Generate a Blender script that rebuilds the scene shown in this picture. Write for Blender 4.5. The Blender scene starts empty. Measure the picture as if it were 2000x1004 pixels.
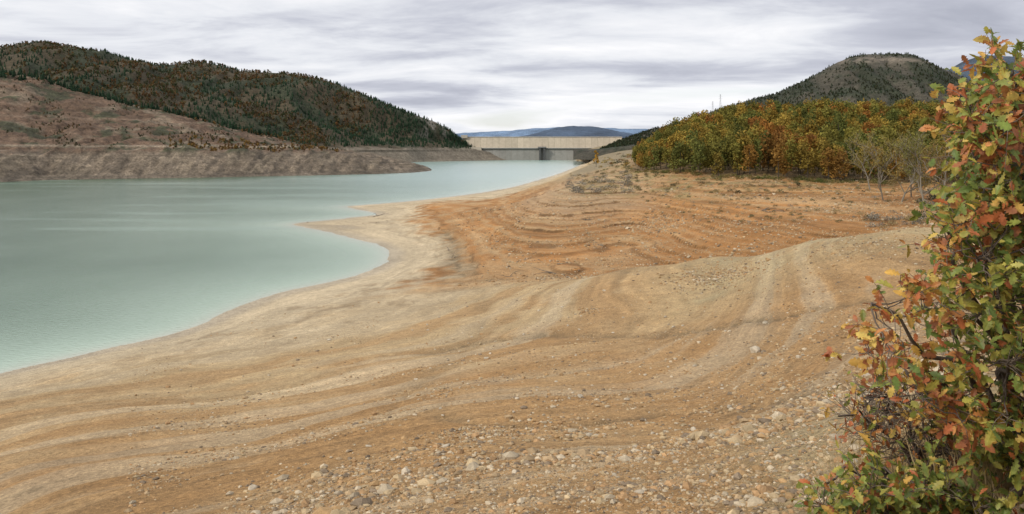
import bpy, math, numpy as np
from mathutils import Vector
rng=np.random.default_rng(7)
H=22.0;F=1500.0;HY=295.0
sc=bpy.context.scene
sc.view_settings.view_transform='Standard'
try: sc.view_settings.look='None'
except: pass
sc.view_settings.exposure=0

# ---------------------------------------------------------------- noise
def _h(ix,iy,s):
    n=(ix.astype(np.int64)*374761393+iy.astype(np.int64)*668265263+s*1442695041)&0xffffffff
    n=((n^(n>>13))*1274126177)&0xffffffff
    return ((n^(n>>16))&0xffff)/65535.0
def perlin(x,y,s=0):
    x=np.asarray(x,float);y=np.asarray(y,float)
    x0=np.floor(x);y0=np.floor(y);fx=x-x0;fy=y-y0
    def g(a,b):
        t=_h(x0+a,y0+b,s)*2*np.pi
        return np.cos(t)*(fx-a)+np.sin(t)*(fy-b)
    sx=fx*fx*fx*(fx*(fx*6-15)+10);sy=fy*fy*fy*(fy*(fy*6-15)+10)
    a=g(0,0)*(1-sx)+g(1,0)*sx;b=g(0,1)*(1-sx)+g(1,1)*sx
    return (a*(1-sy)+b*sy)*1.5
def fbm(x,y,o=4,s=0):
    r=0;a=1;f=1
    for i in range(o):
        r=r+a*perlin(x*f+i*17.3,y*f-i*9.1,s+i);a*=.5;f*=2.03
    return r
def sstep(a,b,x):
    t=np.clip((x-a)/(b-a),0,1);return t*t*(3-2*t)
def mixc(c1,c2,t):
    return c1*(1-t[...,None])+np.asarray(c2)*t[...,None]

# ---------------------------------------------------------------- mesh helper
def make_obj(name,V,Fs,mat,col=None,smooth=False,parent=None):
    V=np.asarray(V,np.float32).reshape(-1,3)
    if not isinstance(Fs,list): Fs=[Fs]
    Fs=[np.asarray(f,np.int32) for f in Fs if len(f)]
    me=bpy.data.meshes.new(name)
    me.vertices.add(len(V));me.vertices.foreach_set('co',V.ravel())
    idx=np.concatenate([f.ravel() for f in Fs])
    tot=np.concatenate([np.full(len(f),f.shape[1],np.int32) for f in Fs])
    st=np.concatenate([[0],np.cumsum(tot)[:-1]]).astype(np.int32)
    me.loops.add(len(idx));me.loops.foreach_set('vertex_index',idx)
    me.polygons.add(len(tot));me.polygons.foreach_set('loop_start',st)
    try: me.polygons.foreach_set('loop_total',tot)
    except Exception: pass
    me.polygons.foreach_set('use_smooth',np.full(len(tot),smooth,bool))
    me.update(calc_edges=True)
    if col is not None:
        c=np.ones((len(V),4),np.float32);col=np.asarray(col).reshape(-1,col.shape[-1]);c[:,:col.shape[1]]=col
        a=me.color_attributes.new('Col','FLOAT_COLOR','POINT');a.data.foreach_set('color',c.ravel())
    ob=bpy.data.objects.new(name,me);sc.collection.objects.link(ob)
    if mat: me.materials.append(mat)
    if parent: ob.parent=parent
    return ob
def gridfaces(ny,nx):
    i=np.arange(ny-1)[:,None]*nx+np.arange(nx-1)[None,:]
    i=i.ravel();return np.stack([i,i+1,i+nx+1,i+nx],1)

class Geo:
    def __init__(s): s.V=[];s.F4=[];s.F3=[];s.C=[];s.n=0
    def add(s,V,F,C):
        V=np.asarray(V,float).reshape(-1,3);F=np.asarray(F)
        C=np.asarray(C,float)
        if C.ndim==1: C=np.tile(C,(len(V),1))
        (s.F4 if F.shape[1]==4 else s.F3).append(F+s.n)
        s.V.append(V);s.C.append(C);s.n+=len(V)
    def inst(s,T,pos,scl,rot,col,keep=None):
        V,Fc,cm,ab=T;n=len(pos)
        if n==0:return
        scl=np.asarray(scl,float)
        if scl.ndim==1: scl=np.repeat(scl[:,None],3,1)
        P=V[None]*scl[:,None,:]
        c=np.cos(rot)[:,None];q=np.sin(rot)[:,None]
        x=P[...,0]*c-P[...,1]*q;y=P[...,0]*q+P[...,1]*c
        P=np.stack([x,y,P[...,2]],-1)+pos[:,None,:]
        C=cm[None]*np.where(ab[None,:,None],1.0,col[:,None,:])
        m=len(V)
        FF=(Fc[None]+(np.arange(n)*m)[:,None,None]).reshape(-1,Fc.shape[1])
        s.add(P.reshape(-1,3),FF,C.reshape(-1,3))
    def build(s,name,mat,smooth=False,parent=None):
        Fs=[]
        if s.F4: Fs.append(np.concatenate(s.F4))
        if s.F3: Fs.append(np.concatenate(s.F3))
        return make_obj(name,np.concatenate(s.V),Fs,mat,np.concatenate(s.C),smooth,parent)
def tube(pts,r0,r1,k=6):
    pts=np.asarray(pts,float);n=len(pts)
    t=np.gradient(pts,axis=0);t/=np.linalg.norm(t,axis=1)[:,None]+1e-9
    ref=np.where(np.abs(t[:,2:3])>.9,[[1.,0,0]],[[0,0,1.]])
    a=np.cross(t,ref);a/=np.linalg.norm(a,axis=1)[:,None]+1e-9
    b=np.cross(t,a);r=np.linspace(r0,r1,n)[:,None,None]
    th=np.arange(k)*2*np.pi/k
    V=pts[:,None]+r*(a[:,None]*np.cos(th)[None,:,None]+b[:,None]*np.sin(th)[None,:,None])
    i=np.arange(n-1)[:,None]*k;j=np.arange(k)[None];j2=(j+1)%k
    Fq=np.stack([i+j,i+j2,i+k+j2,i+k+j],-1).reshape(-1,4)
    return V.reshape(-1,3),Fq
def box(x0,x1,y0,y1,z0,z1):
    V=np.array([[x,y,z] for z in(z0,z1) for y in(y0,y1) for x in(x0,x1)],float)
    Fq=np.array([[0,2,3,1],[4,5,7,6],[0,1,5,4],[2,6,7,3],[0,4,6,2],[1,3,7,5]])
    return V,Fq

# ---------------------------------------------------------------- materials
def newmat(name):
    m=bpy.data.materials.new(name);m.use_nodes=True
    nt=m.node_tree;nt.nodes.clear();return m,nt,nt.nodes,nt.links
def attr_mat(name,rough=.9,noise=((1.0,.35),),bump=0.3,bdist=.05,bscale=8.,trans=0.,spec=.2,strata=None):
    m,nt,ns,L=newmat(name)
    out=ns.new('ShaderNodeOutputMaterial');p=ns.new('ShaderNodeBsdfPrincipled')
    p.inputs['Roughness'].default_value=rough;p.inputs['Specular IOR Level'].default_value=spec
    at=ns.new('ShaderNodeAttribute');at.attribute_name='Col'
    geo=ns.new('ShaderNodeNewGeometry');c=at.outputs['Color']
    def mul(c,fac,lo,hi):
        mr=ns.new('ShaderNodeMapRange');mr.inputs['From Min'].default_value=.3;mr.inputs['From Max'].default_value=.7
        mr.inputs['To Min'].default_value=lo;mr.inputs['To Max'].default_value=hi
        L.new(fac,mr.inputs['Value'])
        v=ns.new('ShaderNodeVectorMath');v.operation='SCALE';L.new(c,v.inputs[0]);L.new(mr.outputs[0],v.inputs['Scale']);return v.outputs[0]
    for s,a in noise:
        t=ns.new('ShaderNodeTexNoise');t.inputs['Scale'].default_value=s;t.inputs['Detail'].default_value=5;t.inputs['Roughness'].default_value=.62
        L.new(geo.outputs['Position'],t.inputs['Vector']);c=mul(c,t.outputs[0],1-a,1+a)
    if strata:
        for (sx,sz,a) in strata:
            mp=ns.new('ShaderNodeMapping');mp.inputs['Scale'].default_value=(sx,sx,sz)
            L.new(geo.outputs['Position'],mp.inputs['Vector'])
            t=ns.new('ShaderNodeTexNoise');t.inputs['Scale'].default_value=1;t.inputs['Detail'].default_value=4
            L.new(mp.outputs[0],t.inputs['Vector']);c=mul(c,t.outputs[0],1-a,1+a)
    L.new(c,p.inputs['Base Color'])
    if bump>0:
        t=ns.new('ShaderNodeTexNoise');t.inputs['Scale'].default_value=bscale;t.inputs['Detail'].default_value=6;t.inputs['Roughness'].default_value=.7
        L.new(geo.outputs['Position'],t.inputs['Vector'])
        b=ns.new('ShaderNodeBump');b.inputs['Strength'].default_value=bump;b.inputs['Distance'].default_value=bdist
        L.new(t.outputs[0],b.inputs['Height']);L.new(b.outputs[0],p.inputs['Normal'])
    sh=p.outputs[0]
    if trans>0:
        tr=ns.new('ShaderNodeBsdfTranslucent');L.new(c,tr.inputs['Color'])
        mx=ns.new('ShaderNodeMixShader');mx.inputs[0].default_value=trans
        L.new(sh,mx.inputs[1]);L.new(tr.outputs[0],mx.inputs[2]);sh=mx.outputs[0]
    L.new(sh,out.inputs[0]);return m
M_ground=attr_mat('ground_soil',noise=((.12,.10),(1.1,.18),(6.,.36),(28.,.34)),strata=((.02,2.6,.12),(.06,9.,.11)),bump=1.,bdist=.10,bscale=8.)
M_hill=attr_mat('hill_soil',noise=((.02,.25),(.15,.35),(.6,.3)),strata=((.01,.6,.15),),bump=1.,bdist=3.5,bscale=.22)
M_tree=attr_mat('forest_foliage',noise=((.3,.2),),bump=0,trans=.2,spec=.1)
M_leaf=attr_mat('oak_leaf',noise=((35.,.3),),bump=0,trans=.35,rough=.5,spec=.35)
M_bark=attr_mat('bark',noise=((30.,.3),),bump=.4,bdist=.01,bscale=60)
M_stone=attr_mat('stone',noise=((6.,.2),(40.,.2)),bump=.4,bdist=.01,bscale=40)
M_conc=attr_mat('dam_concrete',noise=((.02,.10),(.2,.10)),bump=0)

# ---------------------------------------------------------------- terrain
shore=[(0,730),(100,705),(200,683),(300,662),(380,640),(420,620),(470,598),(540,572),(620,556),(700,538),(745,520),(764,500),(755,485),(735,477),(700,468),(650,455),(600,445),(565,438),(600,433),(650,430),(690,424),(742,420),(725,414),(690,408),(673,403),(720,400),(780,395),(850,388),(900,382),(950,375),(1000,366),(1030,358),(1060,349),(1090,340),(1120,328),(1138,320)]
def shore_xy(px,py):
    Y=H*F/(py-HY);return ((px-1000)/F*Y,Y)
S=[(-110,-60),(-90,0),(-76,32),(-62,55)]+[shore_xy(*p) for p in shore]+[(145,1500),(143,1650),(148,1813),(170,2200)]
S=np.array(S)
for _ in range(2):
    a=S[:-1]*.75+S[1:]*.25;b=S[:-1]*.25+S[1:]*.75
    S=np.concatenate([S[:1],np.stack([a,b],1).reshape(-1,2),S[-1:]])
poly=np.concatenate([S,[(6000,2400),(6000,-200),(-110,-200)]])
def sdist(x,y):
    d=np.full(x.shape,1e9)
    for i in range(len(S)-1):
        ax,ay=S[i];bx,by=S[i+1];dx,dy=bx-ax,by-ay
        t=np.clip(((x-ax)*dx+(y-ay)*dy)/(dx*dx+dy*dy),0,1)
        d=np.minimum(d,(x-ax-t*dx)**2+(y-ay-t*dy)**2)
    d=np.sqrt(d);ins=np.zeros(x.shape,bool)
    n=len(poly)
    for i in range(n):
        ax,ay=poly[i];bx,by=poly[(i+1)%n]
        if ay==by: continue
        c=((ay>y)!=(by>y))&(x<(bx-ax)*(y-ay)/(by-ay)+ax);ins^=c
    return np.where(ins,d,-d)
ctl=[]
def col_(px,pts):
    for py,Y in pts: ctl.append((px,Y,H-(py-HY)*Y/F))
def colz(px,pts):
    for Y,z in pts: ctl.append((px,Y,z))
col_(0,[(1004,24),(900,34),(800,53)]);col_(300,[(1004,19),(900,29),(800,47),(700,75)])
col_(600,[(1004,14),(900,24),(800,41),(700,67),(620,95)])
col_(1000,[(1004,9),(900,16),(850,22),(800,31),(700,52),(640,72),(600,85),(560,105),(545,115),(500,135),(450,165),(410,200),(398,250),(385,320),(375,400)])
col_(1400,[(1004,6.5),(900,12),(850,17),(815,24),(780,30),(700,42),(620,58),(560,76),(510,98),(490,128),(438,150),(400,170),(370,190),(352,210),(310,262),(270,320),(256,360)])
colz(1400,[(105,4.4),(114,2.2),(420,30),(700,25),(1200,25),(2000,30)])
col_(1800,[(1004,4.5),(900,7),(800,11),(750,16),(700,21),(600,36),(520,55),(458,82),(443,115),(408,138),(385,160),(368,185),(330,230),(275,300),(243,360)])
colz(1800,[(90,9.4),(101,7.6),(440,33),(700,25),(1200,25),(2000,30)])
col_(1600,[(482,90),(465,122),(418,145),(385,168),(355,205),(300,265),(247,340)]);colz(1600,[(98,6.6),(108,4.8),(700,25)])
col_(2200,[(700,19),(600,33),(500,55),(450,82),(440,115),(368,180),(330,230),(243,360)]);colz(2200,[(700,25),(1500,25)])
col_(1230,[(530,104),(520,125),(478,150),(430,180),(380,215),(350,238),(338,270),(318,500),(300,1000),(285,1500)]);colz(1230,[(114,2.0)])
col_(1110,[(540,112),(520,122),(480,145),(430,170),(382,205),(367,230),(358,300),(350,400),(344,500),(336,700)])
col_(850,[(555,115),(500,152),(470,175),(440,205),(415,240),(400,275),(392,320)])
col_(780,[(450,205),(425,245),(408,285)])
col_(1180,[(352,240),(338,330),(323,500),(312,800),(302,1200),(292,1600),(284,1850)])
col_(1138,[(345,330),(335,500),(327,800),(322.5,1100)])
col_(1300,[(345,228),(310,280),(283,360)]);colz(1300,[(600,24),(1000,25),(2000,40)])
colz(0,[(6,17.5),(12,14.8),(2,19.6)]);colz(1000,[(4,19.4),(1.2,20.2)]);colz(1800,[(2.2,20.4),(1,20.5)])
colz(-500,[(6,15),(20,8),(40,3)]);colz(2400,[(2,20.6),(8,20),(20,17.6)])
for i in range(4,len(S)-8,5):
    x,y=S[i]
    if y>20: ctl.append((x/y*F+1000,y,0.0))
ctl=np.array(ctl);ca=ctl[:,0]/500.;cb=np.log(ctl[:,1])*1.6
def U(r2): return np.where(r2>1e-12,r2*np.log(r2+1e-12),0)
n=len(ctl);K=U((ca[:,None]-ca)**2+(cb[:,None]-cb)**2)+np.eye(n)*.004
P=np.stack([np.ones(n),ca,cb],1);A=np.block([[K,P],[P.T,np.zeros((3,3))]])
w=np.linalg.solve(A,np.concatenate([ctl[:,2],[0,0,0]]))
NX,NY=820,1000
u=np.linspace(-1.15,1.25,NX);l0,l1=math.log(1.0),math.log(2300.)
lY=np.concatenate([np.linspace(l0,math.log(5),50,endpoint=False),np.linspace(math.log(5),math.log(90),320,endpoint=False),np.linspace(math.log(90),math.log(450),480,endpoint=False),np.linspace(math.log(450),l1,NY-850)])
UU,LL=np.meshgrid(u,lY);YY=np.exp(LL);XX=UU*YY;PX=UU*F+1000
a=PX/500.;b=LL*1.6;Z=w[n]+w[n+1]*a+w[n+2]*b
for i in range(n): Z+=w[i]*U((a-ca[i])**2+(b-cb[i])**2)
D=sdist(XX,YY)+np.clip(YY*.004,.1,1.0)*fbm(XX/6.,YY/6.,3,3)
land=np.clip(D,0,None)
wd=np.clip(.09*YY,3,30)
und=sstep(0,12,land)*(.22*fbm(XX/14,YY/14,3,5)+sstep(110,190,YY)*.5*fbm(XX/26,YY/26,4,9)+.035*fbm(XX/1.3,YY/1.3,4,31)*sstep(90,10,YY))
und+=sstep(118,135,YY)*sstep(400,250,YY)*sstep(3,6,Z)*.3*(.3-np.abs(fbm(XX/7+.4*perlin(YY/20,XX/20,4),YY/40,3,15)))
Zl=np.maximum(Z,.02*np.minimum(land,30))+und
PER=.62
ph=Zl/PER+.35*perlin(XX/30,YY/30,12)+.16*perlin(XX/5,YY/5,14)
fr_=ph-np.floor(ph)
stp=(np.clip(fr_/.84,0,1)*.2+sstep(.84,1.,fr_)*.8)-fr_
# each bench has its own strength
ben=.55+.45*np.sin(np.floor(ph)*2.399+1.)
sharp=(.3+.7*sstep(-.4,.2,perlin(XX/17,YY/17,18)+.5*perlin(XX/4,YY/4,19)))*ben
ter=PER*.95*stp*sharp*sstep(106,116,YY)*sstep(700,300,YY)*sstep(1.2,2.4,Zl)
ter+=.045*np.sin(2*np.pi*Zl/.35+2*perlin(XX/25,YY/25,13))*sstep(120,60,YY)*sstep(12,30,YY)*sstep(.3,1.5,Zl)
Zl=Zl+ter
Zf=np.where(D>0,.035*land*(1-sstep(0,1,land/wd))+Zl*sstep(0,1,land/wd),np.maximum(-6,.1*D))
PYF=HY+(H-Zf)*F/YY
def rowf(Y): return np.interp(np.log(Y),lY,np.arange(NY))
def zat(x,y):
    x=np.asarray(x,float);y=np.asarray(y,float)
    c=np.clip((x/y-u[0])/(u[-1]-u[0])*(NX-1),0,NX-1.001);r=np.clip(rowf(y),0,NY-1.001)
    i=r.astype(int);j=c.astype(int);fi=r-i;fj=c-j
    return (Zf[i,j]*(1-fj)+Zf[i,j+1]*fj)*(1-fi)+(Zf[i+1,j]*(1-fj)+Zf[i+1,j+1]*fj)*fi
def hit(px,py):
    j=int(np.clip(round(((px-1000)/F-u[0])/(u[-1]-u[0])*(NX-1)),0,NX-1));c=PYF[:,j]
    i=int(np.argmax(c<=py)) if (c<=py).any() else int(np.argmin(c))
    Y=YY[i,j];x=(px-1000)/F*Y
    return np.array([x,Y,float(zat(x,Y))])
gl=[([(1730,748),(1600,765),(1450,795),(1330,800),(1200,822),(1080,838),(960,828),(850,812)],.13,.18),
    ([(1700,590),(1560,612),(1400,640),(1250,655),(1120,655),(980,662),(900,675),(840,692)],.25,.16),
    ([(1230,531),(1130,541),(1000,545),(930,548),(870,552)],.4,.12),
    ([(940,560),(950,600),(940,640),(925,672),(880,700),(830,745),(760,800)],.25,.07),
    ([(1100,880),(1300,872),(1500,862),(1640,852)],.06,.08),
    ([(870,450),(888,470),(880,490),(890,510),(905,535)],.7,.3)]
gm=np.zeros_like(Zf)
for pts,wid,dep in gl:
    W=np.array([hit(*p)[:2] for p in pts])
    for _ in range(2):
        aa=W[:-1]*.75+W[1:]*.25;bb=W[:-1]*.25+W[1:]*.75;W=np.concatenate([W[:1],np.stack([aa,bb],1).reshape(-1,2),W[-1:]])
    d=np.full(XX.shape,1e9);wx=XX+.5*fbm(XX/2.5,YY/2.5,3,77);wy=YY+.9*fbm(XX/2.5,YY/2.5,3,78)
    for i in range(len(W)-1):
        ax,ay=W[i];dx,dy=W[i+1]-W[i];t=np.clip(((wx-ax)*dx+(wy-ay)*dy)/(dx*dx+dy*dy+1e-9),0,1)
        d=np.minimum(d,np.hypot(wx-ax-t*dx,wy-ay-t*dy))
    brk=.5+.5*sstep(-.3,.2,perlin(XX/3,YY/3,79))
    g=np.exp(-(d/wid)**2)*brk;g2=np.exp(-(d/(wid*5))**2)
    Zf=Zf-dep*(g*.6+g2*.6);gm=np.maximum(gm,np.maximum(g*min(1,dep*6),g2*.5*min(1,dep*6)))
PYF=HY+(H-Zf)*F/YY
# colours
n1=fbm(XX/18,YY/18,4,40);n2=fbm(XX/5,YY/5,4,50);n3=fbm(XX/60,YY/60,3,60)
pale=np.array([.43,.345,.225]);tan=np.array([.385,.275,.145]);orange=np.array([.35,.20,.08]);deep=np.array([.33,.155,.048]);khaki=np.array([.335,.27,.15])
C=np.ones(Zf.shape+(3,))*tan
C=mixc(C,pale,sstep(3.4,.5,Zf+n2*.5)*.95)
C=mixc(C,orange,np.clip(sstep(4,10,Zf+n1*2.2)*.8+.25*n2*sstep(3,6,Zf),0,1))
bn=fbm(Zf*.9,XX/80,3,45)
C=mixc(C,pale*.97,sstep(.0,.45,bn+.3*n1)*sstep(112,100,YY)*.5)
C=mixc(C,orange*.82,sstep(.05,.45,-bn+.3*n2)*sstep(112,100,YY)*sstep(1,3,Zf)*.55)
mud=sstep(.35,.6,fbm(XX/4,YY/7,4,48)+.1)*sstep(.3,.8,Zf)*sstep(4.5,2,Zf)
C=mixc(C,np.array([.25,.18,.10]),mud*.5)
sp2=sstep(106,116,YY)*sstep(500,260,YY)*sstep(1.2,2.4,Zf+n2*.6)
C=mixc(C,deep,np.clip(sp2*(.9+.4*n2),0,1))
bandv=fbm(Zf*1.5,XX/90+YY/200,3,66)
C=mixc(C,tan*1.0,sp2*sstep(.05,.5,bandv+.4*n1)*.45)
C=mixc(C,deep*.62,sp2*sstep(.05,.45,-bandv+.2*n2)*.55)
C=mixc(C,deep*.72,sp2*sstep(155,122,YY)*sstep(1150,1300,PX)*.7)
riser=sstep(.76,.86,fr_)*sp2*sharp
C=mixc(C,np.array([.11,.058,.022]),riser*.85)  # eroded riser soil, darkened further with shadow painted into the colour
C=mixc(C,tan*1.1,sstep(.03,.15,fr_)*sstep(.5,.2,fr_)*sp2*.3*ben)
crest=sp2*sstep(1330,1180,PX)*sstep(5,9,Zf+n2)
C=mixc(C,np.array([.38,.30,.19]),crest*.5*(1-riser))
C=mixc(C,khaki,sstep(50,75,YY)*sstep(108,103,YY)*sstep(1150,1400,PX)*(.6+.4*np.clip(n2,-.5,1)))
C=mixc(C,khaki*1.02,sstep(1300,1600,PX)*sstep(24,10,YY)*.7)
tv=sstep(165,200,YY)*sstep(600,350,YY)*sstep(8.5,12,Zf+n2)*sstep(1050,1150,PX)
C=mixc(C,np.array([.20,.17,.07]),tv*sstep(-.1,.35,n2)*.65)
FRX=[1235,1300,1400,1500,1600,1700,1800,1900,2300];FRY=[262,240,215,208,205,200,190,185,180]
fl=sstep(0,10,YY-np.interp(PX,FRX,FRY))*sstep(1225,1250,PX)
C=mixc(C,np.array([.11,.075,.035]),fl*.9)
C=mixc(C,np.array([.19,.16,.10]),sstep(280,500,YY)*sstep(3,8,Zf)*.85)
C=mixc(C,np.array([.15,.11,.06]),np.clip(gm,0,1)*.9)
C=mixc(C,np.array([.33,.28,.21]),sstep(.22,.02,Zf)*.7)
C=mixc(C,np.array([.3,.34,.28]),sstep(0,-.6,Zf))
C*=1+.10*n3[...,None]
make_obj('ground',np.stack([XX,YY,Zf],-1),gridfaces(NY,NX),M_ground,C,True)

# ---------------------------------------------------------------- lofts
def herm(A,subs):
    T=np.gradient(A,axis=0);out=[]
    for k in range(len(A)-1):
        for q in range(subs[k]):
            t=q/subs[k];out.append((2*t**3-3*t*t+1)*A[k]+(t**3-2*t*t+t)*T[k]+(-2*t**3+3*t*t)*A[k+1]+(t**3-t*t)*T[k+1])
    out.append(A[-1]);return np.array(out)
def row(pxs,Yp,pyp=None,z=None):
    Y=np.interp(pxs,[p[0] for p in Yp],[p[1] for p in Yp])
    if z is None:
        py=np.interp(pxs,[p[0] for p in pyp],[p[1] for p in pyp]);z=H-(py-HY)*Y/F
    else: z=np.full(len(pxs),float(z)) if np.isscalar(z) else z
    return Y,z
def smooth1(v,k):
    kk=np.ones(k)/k;return np.convolve(np.pad(v,k//2,mode='edge'),kk,'valid')[:len(v)]
def build_loft(rows,subs,pxs):
    Y=np.array([smooth1(r[0],5) for r in rows]);Zr=np.array([r[1] for r in rows])
    Y=herm(Y,subs);Zr=herm(Zr,subs);Xr=(pxs[None]-1000)/F*Y;return Xr,Y,Zr
px=np.arange(-900,881,3.)
shp=[(-900,362),(-500,358),(0,356),(90,352),(200,350),(400,347),(600,343),(740,340),(810,337),(845,333.5),(900,333)]
Ys=H*F/(np.interp(px,*zip(*shp))-HY)
tw=(1-sstep(835,862,px))
def R(dy,pyp):
    Y=Ys+dy;py=np.interp(px,*zip(*pyp));z=H-(py-HY)*Y/F;return Y,z*tw-4*(1-tw)
rows=[(Ys-25,np.full(len(px),-6.)),(Ys,0*px-4*(1-tw)),
 R(40*tw+5,[(-900,292),(0,298),(150,296),(300,295),(450,296),(560,299),(640,303),(700,308),(760,315),(810,323),(845,331),(900,334)]),
 R(60*tw+8,[(-900,286),(0,289),(150,289),(300,288),(450,290),(560,293),(640,298),(700,304),(760,311),(810,321),(845,330),(900,334)]),
 R(170*tw+12,[(-900,215),(0,224),(200,238),(400,264),(520,281),(640,293),(700,301),(760,309),(845,329),(900,334)]),
 R(290*tw+18,[(-900,140),(0,148),(60,152),(130,174),(200,190),(300,214),(400,238),(500,263),(600,286),(640,292),(700,300),(760,309),(845,330),(900,334)]),
 R(420*tw+30,[(-900,160),(0,168),(200,206),(400,250),(600,293),(760,312),(845,333),(900,334)])]
XA,YA,ZA=build_loft(rows,[3,20,6,44,40,10],px)
sh_=np.clip(ZA,0,None);am=sstep(2,20,sh_)
rid=1-np.abs(fbm(XA/28+.3*perlin(YA/40,XA/40,2),YA/110,4,21))
bankm=sstep(1,5,sh_)*sstep(26,20,ZA)
ZA=ZA+am*(2.8*fbm(XA/70,YA/70,5,22)+4.*(rid-.75))+sstep(.5,3,sh_)*1.2*fbm(XA/12,YA/12,4,23)+bankm*2.2*(.35-np.abs(fbm(XA/9,YA/50,3,28)))
phA=ZA/2.6+.3*perlin(XA/60,YA/60,33);fa=phA-np.floor(phA)
nA=fbm(XA/45,YA/45,5,24);nB=fbm(XA/9,YA/9,4,25)
CA=np.ones(ZA.shape+(3,))*np.array([.14,.09,.058])
CA=mixc(CA,np.array([.185,.14,.095]),sstep(.1,.6,nA))
CA=mixc(CA,np.array([.045,.052,.026]),sstep(.10,.40,fbm(XA/30,YA/55,5,29)+.25*nB)*.85)
CA=mixc(CA,np.array([.215,.17,.12]),sstep(24,18,ZA+nB*2)*.9)
CA=mixc(CA,np.array([.11,.088,.065]),sstep(24,17,ZA+nB*2)*sstep(-.05,.3,fbm(XA/7,YA/60,4,27))*.65)
CA=mixc(CA,np.array([.09,.07,.05]),sstep(24,20,ZA)*sstep(.72,.85,fa)*sstep(-.2,.3,nB+.3)*.6)
CA=mixc(CA,np.array([.12,.098,.075]),sstep(7,1,ZA+nB*2)*.6)
CA*=1+.28*nB[...,None]
CA=mixc(CA,np.array([.31,.255,.18]),np.exp(-((ZA-26.5-nA*1.5)/.9)**2)*.75)
CA=mixc(CA,np.array([.24,.175,.12]),np.exp(-((ZA-56-nA*4)/1.)**2)*.5)
make_obj('hillside',np.stack([XA,YA,ZA],-1),gridfaces(*ZA.shape),M_hill,CA,True)
px=np.arange(-1100,1016,3.)
b1=[(-1100,1050),(300,1100),(600,1250),(800,1500),(830,1571),(990,1833),(1020,1850)]
rows=[row(px,[(p,y-30) for p,y in b1],z=-6),row(px,b1,z=0),
 row(px,[(p,y+45) for p,y in b1],[(-1100,294),(600,295),(700,296),(830,297),(925,298),(970,303),(1000,310),(1016,316)]),
 row(px,[(p,y+60) for p,y in b1],[(-1100,290),(600,291),(700,290),(830,290),(925,291),(970,300),(1000,309),(1016,315)]),
 row(px,[(-1100,1350),(300,1370),(600,1500),(800,1690),(900,1800),(1020,1935)],[(-1100,150),(0,138),(130,140),(200,150),(300,175),(400,196),(500,218),(600,236),(700,252),(800,264),(860,272),(900,284),(925,291),(970,302),(1016,316)]),
 row(px,[(-1100,1720),(400,1720),(700,1760),(850,1800),(900,1850),(1020,1960)],[(-1100,120),(-600,130),(-300,104),(-100,96),(0,94),(80,86),(130,93),(200,106),(300,128),(340,126),(390,120),(430,128),(470,139),(550,143),(600,149),(650,161),(700,181),(750,201),(800,221),(850,238),(880,255),(900,273),(920,286),(1000,311),(1016,318)]),
 row(px,[(-1100,2100),(700,2100),(1020,2150)],[(-1100,170),(0,150),(400,170),(700,215),(850,265),(900,290),(1016,320)])]
XB,YB,ZB=build_loft(rows,[2,8,4,36,36,10],px)
am=sstep(24,60,ZB)
ridge_dist=np.abs(np.linspace(0,1,ZB.shape[0])[:,None]*96-86)
ZB=ZB+am*sstep(0,14,ridge_dist)*(10*fbm(XB/170,YB/170,5,61)+22*(.25-np.abs(fbm(XB/110,YB/260,4,62))))
nA=fbm(XB/90,YB/90,5,63);nB=fbm(XB/20,YB/20,4,64)
CB=np.ones(ZB.shape+(3,))*np.array([.07,.055,.032])
CB=mixc(CB,np.array([.04,.045,.025]),sstep(0,.3,nA))
CB=mixc(CB,np.array([.21,.175,.13]),sstep(32,24,ZB+nB*5)*.9)
PB=XB/YB*F+1000
CB=mixc(CB,np.array([.19,.17,.14]),np.exp(-((PB-848)/26)**2)*sstep(40,60,ZB)*sstep(-.2,.3,nB))
make_obj('forested_mountain',np.stack([XB,YB,ZB],-1),gridfaces(*ZB.shape),M_hill,CB,True)
# right hill
px=np.arange(1120,2600,3.)
rd=[(1120,300),(1150,297),(1180,289),(1215,272),(1240,264),(1280,252),(1340,239),(1400,217),(1450,200),(1480,192),(1520,182),(1560,164),(1600,143),(1630,126),(1660,112),(1690,107),(1745,105),(1780,107),(1800,115),(1850,138),(1900,160),(1950,172),(2000,180),(2300,210),(2600,230)]
rows=[row(px,[(1120,1250),(2600,650)],z=8),row(px,[(1120,1320),(1300,1150),(2600,900)],[(p,292-(295-q)*.18) for p,q in rd]),
 row(px,[(1120,1400),(1300,1250),(2600,1150)],[(p,295-(295-q)*.6) for p,q in rd]),
 row(px,[(1120,1500),(1300,1400),(1700,1480),(2600,1450)],rd),
 row(px,[(1120,1800),(2600,1800)],[(p,295-(295-q)*.6) for p,q in rd])]
XC,YC,ZC=build_loft(rows,[4,26,34,10],px)
rdist=np.abs(np.arange(ZC.shape[0])[:,None]-64.)
ZC=ZC+sstep(30,80,ZC)*sstep(0,14,rdist)*(9*fbm(XC/150,YC/150,5,71)-4+15*(.3-np.abs(fbm(XC/60,YC/300,4,72))))
ZC=ZC+sstep(20,50,ZC)*1.5*fbm(XC/18,YC/40,3,79)
nA=fbm(XC/80,YC/160,5,73);nB=fbm(XC/16,YC/16,4,74)
CC=np.ones(ZC.shape+(3,))*np.array([.036,.04,.024])
CC=mixc(CC,np.array([.075,.065,.048]),sstep(-.05,.45,nA+.3*nB)*.85)
cl=np.exp(-((ZC-189-nA*3)/8)**2)*sstep(-.5,.1,nB)
PC=XC/YC*F+1000
CC=mixc(CC,np.array([.20,.165,.125]),cl*sstep(1600,1650,PC)*sstep(1860,1790,PC)*.9)
CC=mixc(CC,np.array([.13,.11,.09]),np.exp(-((PC-1500)/40)**2)*sstep(-.1,.3,nA)*.6)
make_obj('rocky_hill',np.stack([XC,YC,ZC],-1),gridfaces(*ZC.shape),M_hill,CC,True)
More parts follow.
